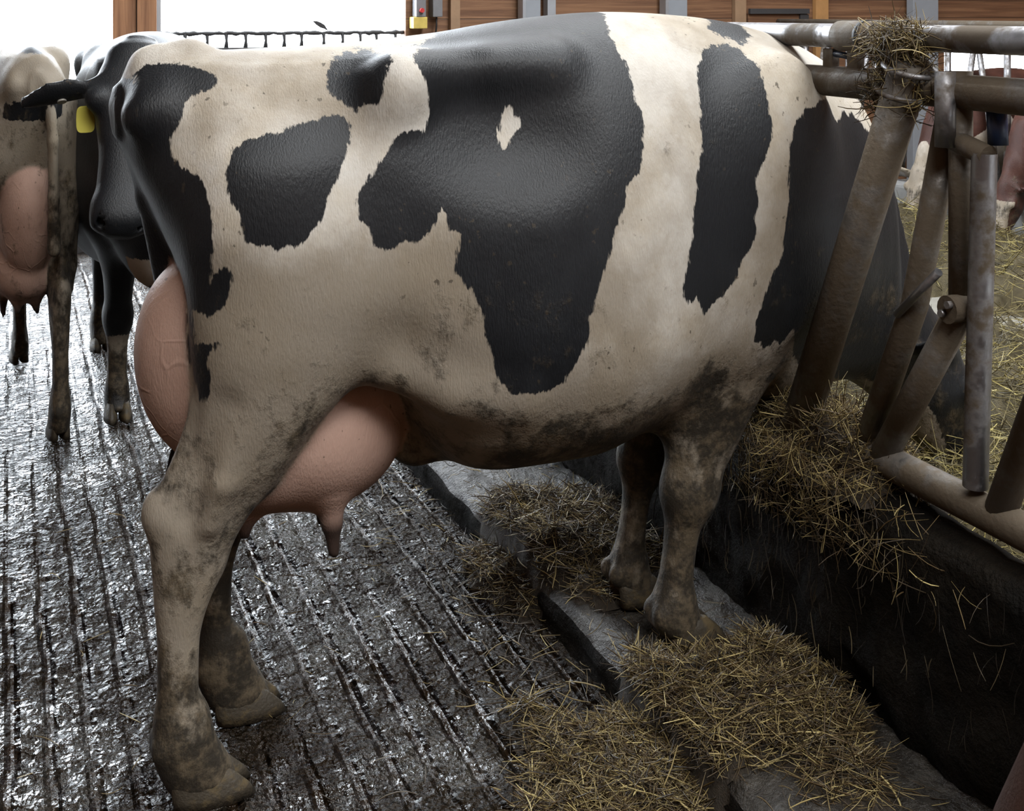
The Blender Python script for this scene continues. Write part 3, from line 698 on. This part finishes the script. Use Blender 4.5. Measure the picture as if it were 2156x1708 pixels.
def step_sheet():
    P = np.array([(KX - .06, -.06), (KX - .012, -.02), (KX + .004, .01), (KX, .035), (KX + .004, .058), (KX + .022, .080), (KX + .06, .088), (WX + .06, .088)])
    s = np.concatenate([[0], np.cumsum(np.hypot(*np.diff(P, axis=0).T))]); q = np.arange(0, s[-1], .010)
    px = np.interp(q, s, P[:, 0]); pz = np.interp(q, s, P[:, 1])
    yy = np.concatenate([np.arange(-6, 1.4, .1), np.arange(1.4, 4.6, .012), np.arange(4.6, 8.0, .06)])
    A, Y = np.meshgrid(np.arange(len(q)), yy, indexing='ij')
    X = px[A] + .03 * fbm(q[A] * 9 + 3, Y * 7) * (q[A] < .26); top = q[A] > .17
    Z = pz[A] + np.where(top, .030 * fbm(px[A] * 9, Y * 7) + .018 * fbm(px[A] * 30, Y * 26, 3), .012 * fbm(q[A] * 20, Y * 9))
    V = np.stack([X, Y, Z], -1).reshape(-1, 3); i = np.arange(A.size).reshape(A.shape)
    me = np_mesh('feed_step', V, np.stack([i[:-1, :-1], i[:-1, 1:], i[1:, 1:], i[1:, :-1]], -1).reshape(-1, 4))
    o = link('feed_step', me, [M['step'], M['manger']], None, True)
    mi = np.repeat((q[:-1] < .15).astype(np.int32), A.shape[1] - 1); me.polygons.foreach_set('material_index', mi)  # riser faces near-black: their shade is put into the colour
    return o
struct(step_sheet())
# manger wall: caked, lumpy face and rounded top
def wall_sheet():
    prof = [(WX + .01, 0.0), (WX, .1), (WX - .005, .2), (WX, .3), (WX, .40), (WX + .012, .465), (WX + .04, .495), (WX + .09, .50), (WX + .13, .495), (WX + .155, .46), (WX + .16, .3), (WX + .16, .0)]
    P = np.array(prof); s = np.concatenate([[0], np.cumsum(np.hypot(*np.diff(P, axis=0).T))])
    q = np.arange(0, s[-1], .018); px = np.interp(q, s, P[:, 0]); pz = np.interp(q, s, P[:, 1])
    yy = np.concatenate([np.arange(-6, 1.2, .1), np.arange(1.2, 4, .02), np.arange(4, 8.05, .08)])
    A, Y = np.meshgrid(np.arange(len(q)), yy, indexing='ij')
    dx = .045 * fbm(q[A] * 10, Y * 8) + .02 * fbm(q[A] * 30, Y * 28, 3)
    X = px[A] + dx * (px[A] < WX + .1); Z = pz[A] + .6 * dx * (pz[A] > .45)
    V = np.stack([X, Y, Z], -1).reshape(-1, 3); n, m_ = A.shape; i = np.arange(n * m_).reshape(n, m_)
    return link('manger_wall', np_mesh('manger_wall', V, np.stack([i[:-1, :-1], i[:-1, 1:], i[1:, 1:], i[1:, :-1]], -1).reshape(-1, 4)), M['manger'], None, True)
struct(wall_sheet())
m = MB(); m.box(WX + .03, 9, -1.5, 8, -.1, .12); struct(m.build('feed_table', M['table']))
m = MB(); m.box(5.42, 5.62, -1, 8, .1, .36, .02); struct(m.build('far_kerb', M['kerb']))
m = MB(); m.box(-14, 22, 8.15, 40, -.4, -.06); struct(m.build('yard', M['yard']))

# back wall with its two big openings, boarded part to the right
BY = 8.0
m = MB()
m.box(2.52, 7.24, BY, BY + .12, 0, 6.2); m.box(7.24, 9.2, BY, BY + .12, 1.395, 6.2); m.box(7.24, 9.2, BY, BY + .12, 0, .80)
m.box(.88, 2.52, BY, BY + .12, 5.7, 6.2); m.box(-6, .58, BY, BY + .12, 3.3, 6.2); m.box(-6, -2.6, BY, BY + .12, 0, 3.3)
struct(m.build('wall_back', M['planks']))
m = MB(); m.box(.88, 2.52, BY, BY + .14, 0, 1.265); m.box(-2.6, .58, BY + .02, BY + .08, .80, .985); m.box(-2.6, .58, BY, BY + .14, -.02, .10)
struct(m.build('trim_1', M['sill']))
m = MB(); m.box(.585, .80, BY - .14, BY + .14, 0, 6.2, .008); m.box(.725, .845, BY - .16, BY + .1, 0, 6.2, .006)
tag(m.build('timber_post', M['beam']), 'thick brown timber post between the two bright openings', 'post')
m = MB(); m.box(.850, .876, BY - .12, BY + .1, 0, 6.2)
tag(m.build('door_track', M['bright_steel']), 'thin pale metal strip along the right side of the timber post', 'metal strip')
# side wall beyond the far cows
SXW = 9.0
m = MB(); m.box(SXW, SXW + .12, -6, 8, -.1, 6.2)
struct(m.build('wall_right', M['planks']))
m = MB(); m.box(-6.1, -6, -6, 8, 0, 6.2); struct(m.build('unseen_wall_left', M['planks']))  # unseen wall, put in to keep sky light off this side
m = MB(); m.box(-6, 9.1, -6.1, -6, 0, 6.2); struct(m.build('unseen_wall_front', M['planks']))  # unseen wall, added to shut out sky light from behind
# roof with the slot of the ridge sheet left open
m = MB()
m.box(-6, 2.4, -1.2, 8.2, 6.2, 6.3); m.box(4.6, 9.1, -6, 8.2, 6.2, 6.3); m.box(2.4, 4.6, 7.5, 8.2, 6.2, 6.3); m.box(2.4, 4.6, -6, -5.5, 6.2, 6.3)
m.box(-6, 2.4, -6, -3.6, 6.2, 6.3); m.box(-6, -1.75, -3.6, -1.2, 6.2, 6.3); m.box(1.75, 2.4, -3.6, -1.2, 6.2, 6.3)
struct(m.build('ceiling', M['roofing']))
m = MB(); m.box(2.4, 4.6, -5.5, 7.5, 6.22, 6.25); m.box(-1.75, 1.75, -3.6, -1.2, 6.22, 6.25); struct(m.build('unseen_slot_cover', M['yard']))  # unseen opaque sheets added to close the roof slots against sky light
m = MB(); m.box(-6.1, 9.1, -6.1, BY + .14, -.4, -.2); struct(m.build('light_leak_slab', M['kerb']))  # unseen slab, added to stop sky light leaking up from below

# steel and wooden uprights on the boarded wall
def upright(name, x0, x1, mat, label, cat, y=BY - .09, dep=.08, flange=None):
    t = empty(name, ((x0 + x1) / 2, y, 0)); tag(t, label, cat, {'post': 'steel posts on the boarded wall', 'batten': 'battens on the boarded wall'}[cat])
    m = MB(); a = (x1 - x0) / 2; m.box(-a, a, -dep / 2, dep / 2, 0, 6.15, .004); m.build('shaft', mat, t)
    if flange: m = MB(); m.box(-a - .012, -a + .012, -dep / 2 - .012, dep / 2, 0, 6.15); m.build('flange', flange, t)
upright('steel_post', 3.35, 3.48, M['grey_post'], 'wider grey steel post with a bright left edge, above the big cow\'s mid back', 'post', flange=M['bright_steel'])
upright('steel_post', 3.535, 3.60, M['bright_steel'], 'narrow pale steel post just right of the wider one above the cow\'s back', 'post')
upright('steel_post', 4.50, 4.68, M['grey_post'], 'grey steel post above the big cow\'s withers', 'post', flange=M['bright_steel'])
upright('steel_post', 6.80, 7.06, M['grey_post'], 'grey steel post rising behind the hay-wrapped barrier top', 'post')
upright('wood_batten', 2.83, 2.90, M['batten_dull'], 'dull upright batten on the boarded wall beside the electric switches', 'batten', y=BY - .03, dep=.05)
upright('wood_batten', 5.15, 5.25, M['batten_dull'], 'dull upright batten on the boarded wall above the cow\'s shoulder', 'batten', y=BY - .03, dep=.05)
upright('wood_batten', 5.90, 6.02, M['batten'], 'orange pine batten right of the framed hatch on the boarded wall', 'batten', y=BY - .03, dep=.05)
t = empty('wall_hatch', (5.55, BY - .03, 1.1)); tag(t, 'brown plank hatch with a dark top bar on the boarded wall', 'hatch')
m = MB(); m.box(-.28, .27, -.02, .02, 0, .385); m.build('hatch_panel', M['planks'], t)
m = MB(); m.box(-.28, .27, -.05, -.021, .385, .425); m.build('top_bar', M['sill'], t)
m = MB(); m.box(.19, .27, -.04, -.021, 0, .38); m.build('side_bar', M['sill'], t)

def switch_box(x, label):
    t = empty('switch_box', (x, BY - .05, 1.465)); tag(t, label, 'switch box', 'electric boxes on the boarded wall')
    m = MB(); m.box(-.035, .035, -.05, .045, 0, .20, .006); m.build('housing', M['grey_box'], t)
    return t
t = switch_box(2.60, 'grey electric switch box with a red button beside the bright opening')
m = MB(); m.tube([(0, -.05, .045), (0, -.075, .045)], .016); m.build('button', M['red_plastic'], t)
t = switch_box(2.72, 'plain grey electric box right of the red-button switch')
m = MB(); m.tube([(0, -.02, .0), (0, -.02, -.06), (-.01, -.02, -.16)], .006); m.build('cable', M['rubber'], t)
m = MB(); m.box(2.545, 2.645, BY - .10, BY - .003, 1.385, 1.465, .006); tag(m.build('junction_box', M['yellow_box']), 'small yellow-brown box under the red-button switch', 'box')

# pipe rail with ties in the second opening
t = empty('opening_rail', (1.7, BY + .05, 1.27)); tag(t, 'thin grimy rail with short ties along the sill of the bright opening', 'rail')
q = np.random.default_rng(4)
pts = [(-.82 + k * .0273, 0, .088 + q.uniform(-.004, .004)) for k in range(61)]
m = MB(); m.tube(pts, [.009 + q.uniform(0, .009) for _ in pts], 10); m.build('rail', M['sill'], t)
for k in range(13):
    x = -.78 + k * .128 + q.uniform(-.015, .015)
    m = MB(); m.tube([(x, 0, -.012), (x + .003, 0, .04), (x, 0, .086)], [.017, .009, .014], 8); m.build('tie', M['sill'], t)
m = MB(); b = Vector((1.935, BY + .05, 1.37))
m.loft([[b + Vector((u * .055 + .0 , .004 * s, .018 + .05 * (1 - (u + 1) / 2) - .0)) + Vector((0, 0, s2)) for u, s, s2 in zip((-1, -.5, 0, .5, 1, .5, 0, -.5), (k,) * 8, (0, .014, .016, .012, -.02, -.016, -.02, -.014))] for k in (-1, 1)])
tag(m.build('dry_leaf', M['sill']), 'dark dry leaf sticking up from the rail in the bright opening', 'leaf')

# ------------------------------------------------------------------ feed barrier
FX = 1.70
def barrier(name, label, x, y_hi, y_lo, bays):
    t = empty(name, (x, 0, 0)); tag(t, label, 'feed barrier'); return t
fb = barrier('feed_barrier', 'mucky galvanised feed barrier of rails and slanted pipes along the dark manger wall', FX, 8, 1, 0)
P_ = lambda y, z, dx=0: (dx, y, z)
def pipe(name, pts, r, mat, n=18): m = MB(); m.tube(pts, r, n); return m.build(name, mat, fb)
pipe('top_rail', [P_(.2, 1.447), P_(3.62, 1.447)], .027, M['steel'])
pipe('lower_rail', [P_(.2, 1.345), P_(3.62, 1.345)], .034, M['dirty_steel'])
pipe('bottom_rail', [P_(.2, .556), P_(3.62, .556)], .034, M['dirty_steel'])
# sleeve on the top rail
pipe('rail_sleeve', [P_(2.02, 1.447), P_(2.20, 1.447)], .034, M['dirty_steel']); pipe('rail_band', [P_(2.105, 1.447), P_(2.118, 1.447)], .036, M['rubber'])
for k, d in enumerate((0, 1.15)):
    near = k == 0
    pipe('slanted_post', [P_(2.335 + d, .50, -.03), P_(1.935 + d, 1.40, -.03)], .041, M['dirty_steel'])
    pipe('slanted_bar', [P_(2.115 + d, .565), P_(1.963 + d, .905), P_(1.862 + d, 1.30)], .0275, M['dirty_steel'])
    pipe('lower_brace', [P_(2.055 + d, .565, -.004), P_(1.822 + d, .935, -.004)], .029, M['dirty_steel'])
    pipe('guide_post', [P_(1.834 + d, .935, 0), P_(1.834 + d, 1.385, 0)], .023, M['dirty_steel'])
    pipe('guide_tip', [P_(1.834 + d, 1.385, -.038), P_(1.834 + d, 1.24, -.038)], .020, M['steel'])
    m = MB(); m.tube([P_(1.762 + d, 1.235, -.01), P_(1.785 + d, .60, -.01)], .0235, 20, caps=False); m.tube([P_(1.785 + d, .60, -.01), P_(1.762 + d, 1.235, -.01)], .020, 20, caps=False)
    lk = m.build('locking_pipe', M['steel'], fb)
    m = MB(); m.tube([P_(1.85 + d, 1.255, -.012), P_(1.75 + d, 1.23, -.012)], .021); m.build('hinge', M['dirty_steel'], lk)
    m = MB(); m.tube([P_(1.752 + d, 1.315, .01), P_(1.748 + d, 1.25, .01)], .019, 14); m.build('stop_bumper', M['blue'], lk)
    m = MB(); m.tube([P_(1.822 + d, .93, -.045), P_(1.822 + d, .93, .04)], .027); jb = m.build('pivot', M['dirty_steel'], fb)
    m = MB()
    for dy, dz in ((-.01, .012), (.008, -.008)): m.tube([P_(1.822 + d + dy, .93 + dz, -.055), P_(1.822 + d + dy, .93 + dz, -.045)], .008, 6)
    m.build('bolt', M['steel'], jb)
    pipe('slanted_bar', [P_(1.735 + d - 0.0, .565), P_(1.55 + d, 1.02), P_(1.50 + d, 1.33)], .029, M['dirty_steel'])
    pipe('latch_rod', [P_(1.975 + d, .885, -.035), P_(1.855 + d, .995, -.035)], .0085, M['steel'])
    # clips on top of the lower rail
    for yy in (2.235 + d, 2.15 + d):
        m = MB(); m.box(-.010, .010, yy - .018, yy + .018, 1.345, 1.418, .003); m.build('latch_plate', M['dirty_steel'], fb)
    m = MB(); m.tube([P_(2.235 + d, 1.408, -.0), P_(2.19 + d, 1.405, -.004), P_(2.15 + d, 1.40, 0)], .0075); m.build('latch_bar', M['blue'], fb)
    for z, rr in ((1.335, .050), (1.385, .052)):
        y_ = 2.335 + d - (z - .5) * .4 / .9
        m = MB(); m.tube([(rr * math.cos(a) - .03, y_ + rr * math.sin(a), z + .3 * rr * math.sin(a)) for a in np.linspace(0, 2 * math.pi, 20)], .006, 8); m.build('clamp_ring', M['steel'], fb)

fb2 = fb
fb = empty('feed_barrier', (5.55, 0, 0)); tag(fb, 'thin dark feed barrier on the far side of the feed table', 'feed barrier')
pipe('top_rail', [P_(2, 1.42), P_(8, 1.42)], .026, M['dirty_steel']); pipe('lower_rail', [P_(2, 1.30), P_(8, 1.30)], .026, M['dirty_steel']); pipe('bottom_rail', [P_(2, .42), P_(8, .42)], .028, M['dirty_steel'])
for k in range(9):
    y0 = 3.6 + k * .5
    pipe('upright_bar', [P_(y0, .42), P_(y0, 1.42)], .021, M['steel'])
    pipe('slanted_bar', [P_(y0 + .06, .42), P_(y0 + .24, 1.30)], .019, M['steel'])
    pipe('slanted_bar', [P_(y0 + .44, .42), P_(y0 + .27, 1.30)], .019, M['steel'])
fb = fb2

# reddish-brown slanted bar end low at the right edge
t = empty('slanted_post', (1.49, 1.44, .09)); tag(t, 'rust-brown slanted post cut off by the lower right corner', 'post')
m = MB(); m.tube([(0, .03, -.01), (.004, -.01, .12), (.012, -.06, .26), (.02, -.13, .42), (.02, -.22, .62), (.03, -.36, .95), (.05, -.48, 1.27)], [.085, .078, .072, .068, .064, .06, .06], 20); m.build('shaft', M['rust'], t)

# ------------------------------------------------------------------ straw, hay and muck
def strands(P, L, wd, flat, rg, bend=.35, dirs=None):
    n = len(P); L = rg.uniform(L[0], L[1], n) * rg.uniform(.6, 1.0, n)
    az = rg.uniform(0, 2 * np.pi, n); el = rg.normal(0, flat, n)
    D = np.stack([np.cos(az) * np.cos(el), np.sin(az) * np.cos(el), np.sin(el)], 1) if dirs is None else dirs(n, rg)
    U = np.cross(D, rg.standard_normal((n, 3))); U /= np.linalg.norm(U, axis=1)[:, None]; Wv = np.cross(D, U)
    bd = rg.normal(0, bend, n)[:, None] * L[:, None]
    K = 5; w0 = wd * rg.uniform(.5, 1.3, n)
    V = np.zeros((n, K, 3, 3))
    for k in range(K):
        t = k / (K - 1) - .5
        c = P + D * (L[:, None] * t) + U * bd * (t * t - .08) 
        for j in range(3):
            a = 2 * np.pi * j / 3
            V[:, k, j] = c + (U * math.cos(a) + Wv * math.sin(a) * .5) * (w0 * (1 if 0 < k < K - 1 else .6))[:, None]
    b = np.arange(n)[:, None, None] * K * 3
    k = np.arange(K - 1)[None, :, None] * 3; j = np.arange(3)[None, None, :]; j2 = (j + 1) % 3
    F = np.stack([b + k + j, b + k + j2, b + k + 3 + j2, b + k + 3 + j], -1).reshape(-1, 4)
    return V.reshape(-1, 3), F
def pile(name, label, base_mat, straw_mat_, hfun, x0, x1, y0, y1, n, L, wd, flat, seed, lift=.012, res=.012, group=None):
    """a mound: matted core plus loose strands, one uncountable thing"""
    rg = np.random.default_rng(seed)
    xs = np.arange(x0, x1, res); ys = np.arange(y0, y1, res); X, Y = np.meshgrid(xs, ys, indexing='ij'); H, B0 = hfun(X, Y)
    Z = B0 + H; i = np.arange(X.size).reshape(X.shape); ok = H > .004
    q = ok[:-1, :-1] | ok[1:, :-1] | ok[1:, 1:] | ok[:-1, 1:]
    F1 = np.stack([i[:-1, :-1], i[1:, :-1], i[1:, 1:], i[:-1, 1:]], -1)[q]
    V1 = np.stack([X, Y, Z - .006], -1).reshape(-1, 3)
    px = []; tot = 0
    while tot < n:
        a = rg.uniform(x0, x1, n); b = rg.uniform(y0, y1, n); h, b0 = hfun(a, b)
        k = rg.random(n) < np.clip(h / .03, 0, 1); px.append(np.stack([a, b, b0 + h + rg.uniform(-.004, lift, n)], 1)[k]); tot += k.sum()
        if k.sum() == 0: break
    P = np.concatenate(px)[:n]
    k = int(n * .82)      # mostly fine broken stalks, a few stout long ones
    a2, f2 = strands(P[:k], (L[0] * .7, L[1] * .8), wd * .72, flat, rg); b2, g2 = strands(P[k:], (L[1] * .5, L[1] * 1.35), wd * 1.05, flat * 1.2, rg, .2)
    V2, F2 = np.concatenate([a2, b2]), np.concatenate([f2, g2 + len(a2)])
    me = np_mesh(name, np.concatenate([V1, V2]), np.concatenate([F1, F2 + len(V1)]))
    o = link(name, me, [base_mat, straw_mat_], None, True)
    mi = np.zeros(len(me.polygons), np.int32); mi[len(F1):] = 1; me.polygons.foreach_set('material_index', mi)
    return tag(o, label, 'straw' if 'straw' in name else 'hay', group, 'stuff')
def dome(cx, cy, rx, ry, h, rot=0, rag=.5):
    def f(X, Y):
        u, v = X - cx, Y - cy; c, s = math.cos(rot), math.sin(rot); u, v = u * c + v * s, -u * s + v * c
        r = (u / rx)**2 + (v / ry)**2 + rag * 3.2 * fbm(X * 7, Y * 7) + rag * 1.5 * fbm(X * 23, Y * 23)
        return np.clip(1 - r, 0, 1)**.75 * h * (1 + 1.0 * fbm(X * 16 + 9, Y * 16))
    return f
def base_level(X, Y): return np.where(X < KX, -.004, .088 - .02 * np.clip((KX + .04 - X) / .04, 0, 1))
dA = dome(1.36, 2.93, .24, .30, .085); 
pile('straw_pile', 'loose golden straw heap on the step behind the front legs', M['mulch'], M['straw'], lambda X, Y: (dA(X, Y), base_level(X, Y)), 1.10, 1.58, 2.5, 3.4, 4600, (.03, .12), .0016, .35, 1)
_dB = dome(1.34, 2.12, .27, .25, .055, .2)
dB = lambda X, Y: _dB(X, Y) * np.clip(np.hypot(X - 1.40, Y - 2.37) / .16 - .25, .15, 1); dB2 = dome(1.40, 1.93, .15, .2, .03)
pile('straw_pile', 'big loose straw heap on the step around the front hooves, at the bottom centre', M['mulch'], M['straw'], lambda X, Y: (np.maximum(dB(X, Y), dB2(X, Y)), base_level(X, Y)), 1.02, 1.60, 1.7, 2.5, 6500, (.03, .13), .0016, .35, 2)
dC = dome(1.09, 2.12, .20, .25, .055, -.15, .6)
pile('straw_pile', 'flat straw heap on the wet walkway below the kerb, at the bottom centre', M['mulch'], M['straw'], lambda X, Y: (dC(X, Y), base_level(X, Y)), .80, 1.36, 1.75, 2.5, 4600, (.03, .13), .0016, .28, 3)
_dD = dome(1.71, 2.28, .12, .34, .10, 0, .5)
dD = lambda X, Y: _dD(X, Y) * np.clip((X - 1.60) / .04, 0, 1)
pile('hay_clump', 'tangled hay caught on the manger wall around the foot of the near slanted post', M['mulch'], M['straw'], lambda X, Y: (dD(X, Y), .49 + 0 * X), 1.56, 1.88, 1.9, 2.75, 3600, (.03, .14), .0015, .6, 4)
hE = dome(2.65, 2.6, .95, 2.6, .26, 0, .5)
pile('hay_heap', 'long heap of yellow-green feed hay just beyond the near barrier', M['hay_mat'], M['hay'], lambda X, Y: (hE(X, Y), .12 + 0 * X), 1.8, 3.75, .5, 5.4, 34000, (.05, .20), .0020, .4, 5, .03, .03)
hF = dome(4.75, 4.7, .58, 2.7, .20, 0, .5)
pile('hay_heap', 'far band of feed hay across the bare concrete strip', M['hay_mat'], M['hay'], lambda X, Y: (hF(X, Y), .12 + 0 * X), 4.0, 5.40, 1.5, 7.7, 9000, (.06, .20), .0026, .4, 6, .03, .04)

def clump(name, label, gen, n, L, wd, flat, seed, mat, cat='straw', dirs=None, bend=.35):
    rg = np.random.default_rng(seed); P = gen(n, rg)
    V, F = strands(P, L, wd, flat, rg, bend, dirs)
    return tag(link(name, np_mesh(name, V, F), mat, None, True), label, cat, None, 'stuff')
def top_gen(n, rg):
    t = rg.random(n); c = np.stack([np.full(n, 1.665), 1.955 + .08 * t * rg.choice([1, 1, -.6], n), 1.435 - .13 * t * (rg.random(n) < .5)], 1)
    d = rg.standard_normal((n, 3)); d /= np.linalg.norm(d, axis=1)[:, None]
    return c + d * (rg.random(n)**.45)[:, None] * np.array([.055, .062, .052])
clump('hay_wisp', 'tuft of hay draped over the top of the near slanted post and its rails', top_gen, 1500, (.03, .11), .0013, .7, 8, M['straw'], 'hay')
def wall_gen(n, rg):
    y = np.where(rg.random(n) < .6, rg.normal(2.35, .22, n), rg.uniform(1.4, 2.9, n)); z = rg.uniform(.06, .50, n)**1.0
    return np.stack([np.full(n, WX - .022) + rg.uniform(-.012, .01, n), y, .12 + .38 * rg.random(n)**.6], 1)
def hang(n, rg):
    d = np.stack([rg.normal(-.05, .12, n), rg.normal(0, .35, n), -np.ones(n)], 1); return d / np.linalg.norm(d, axis=1)[:, None]
def drape(n, rg):
    y = rg.normal(2.25, .2, n); d = rg.random(n)**1.6
    return np.stack([WX - .03 + rg.uniform(-.03, .04, n) * (1 - d), y, .545 - .16 * d], 1)
clump('hay_wisp', 'ragged fringe of hay hanging over the manger wall edge below the slanted posts', drape, 900, (.03, .13), .0012, .9, 18, M['straw'], 'hay')
clump('straw_bits', 'thin dirty straws stuck to the dark manger wall', wall_gen, 330, (.02, .12), .0011, .5, 9, M['dry_straw'], dirs=hang)
def scatter(n, rg):
    x = np.where(rg.random(n) < .7, KX - np.abs(rg.normal(0, .20, n)), rg.uniform(.0, KX, n)); y = rg.uniform(1.8, 3.8, n)
    return np.stack([x, y, np.full(n, .008)], 1)
clump('straw_bits', 'single straws scattered on the wet walkway floor', scatter, 420, (.02, .11), .0013, .08, 10, M['straw'])
def scatter2(n, rg):
    x = rg.uniform(KX + .01, WX - .03, n); y = rg.uniform(1.7, 4.4, n); return np.stack([x, y, step_z(x, y) + .006], 1)
clump('straw_bits', 'short straws strewn over the mucky step', scatter2, 700, (.02, .08), .0013, .2, 11, M['straw'])
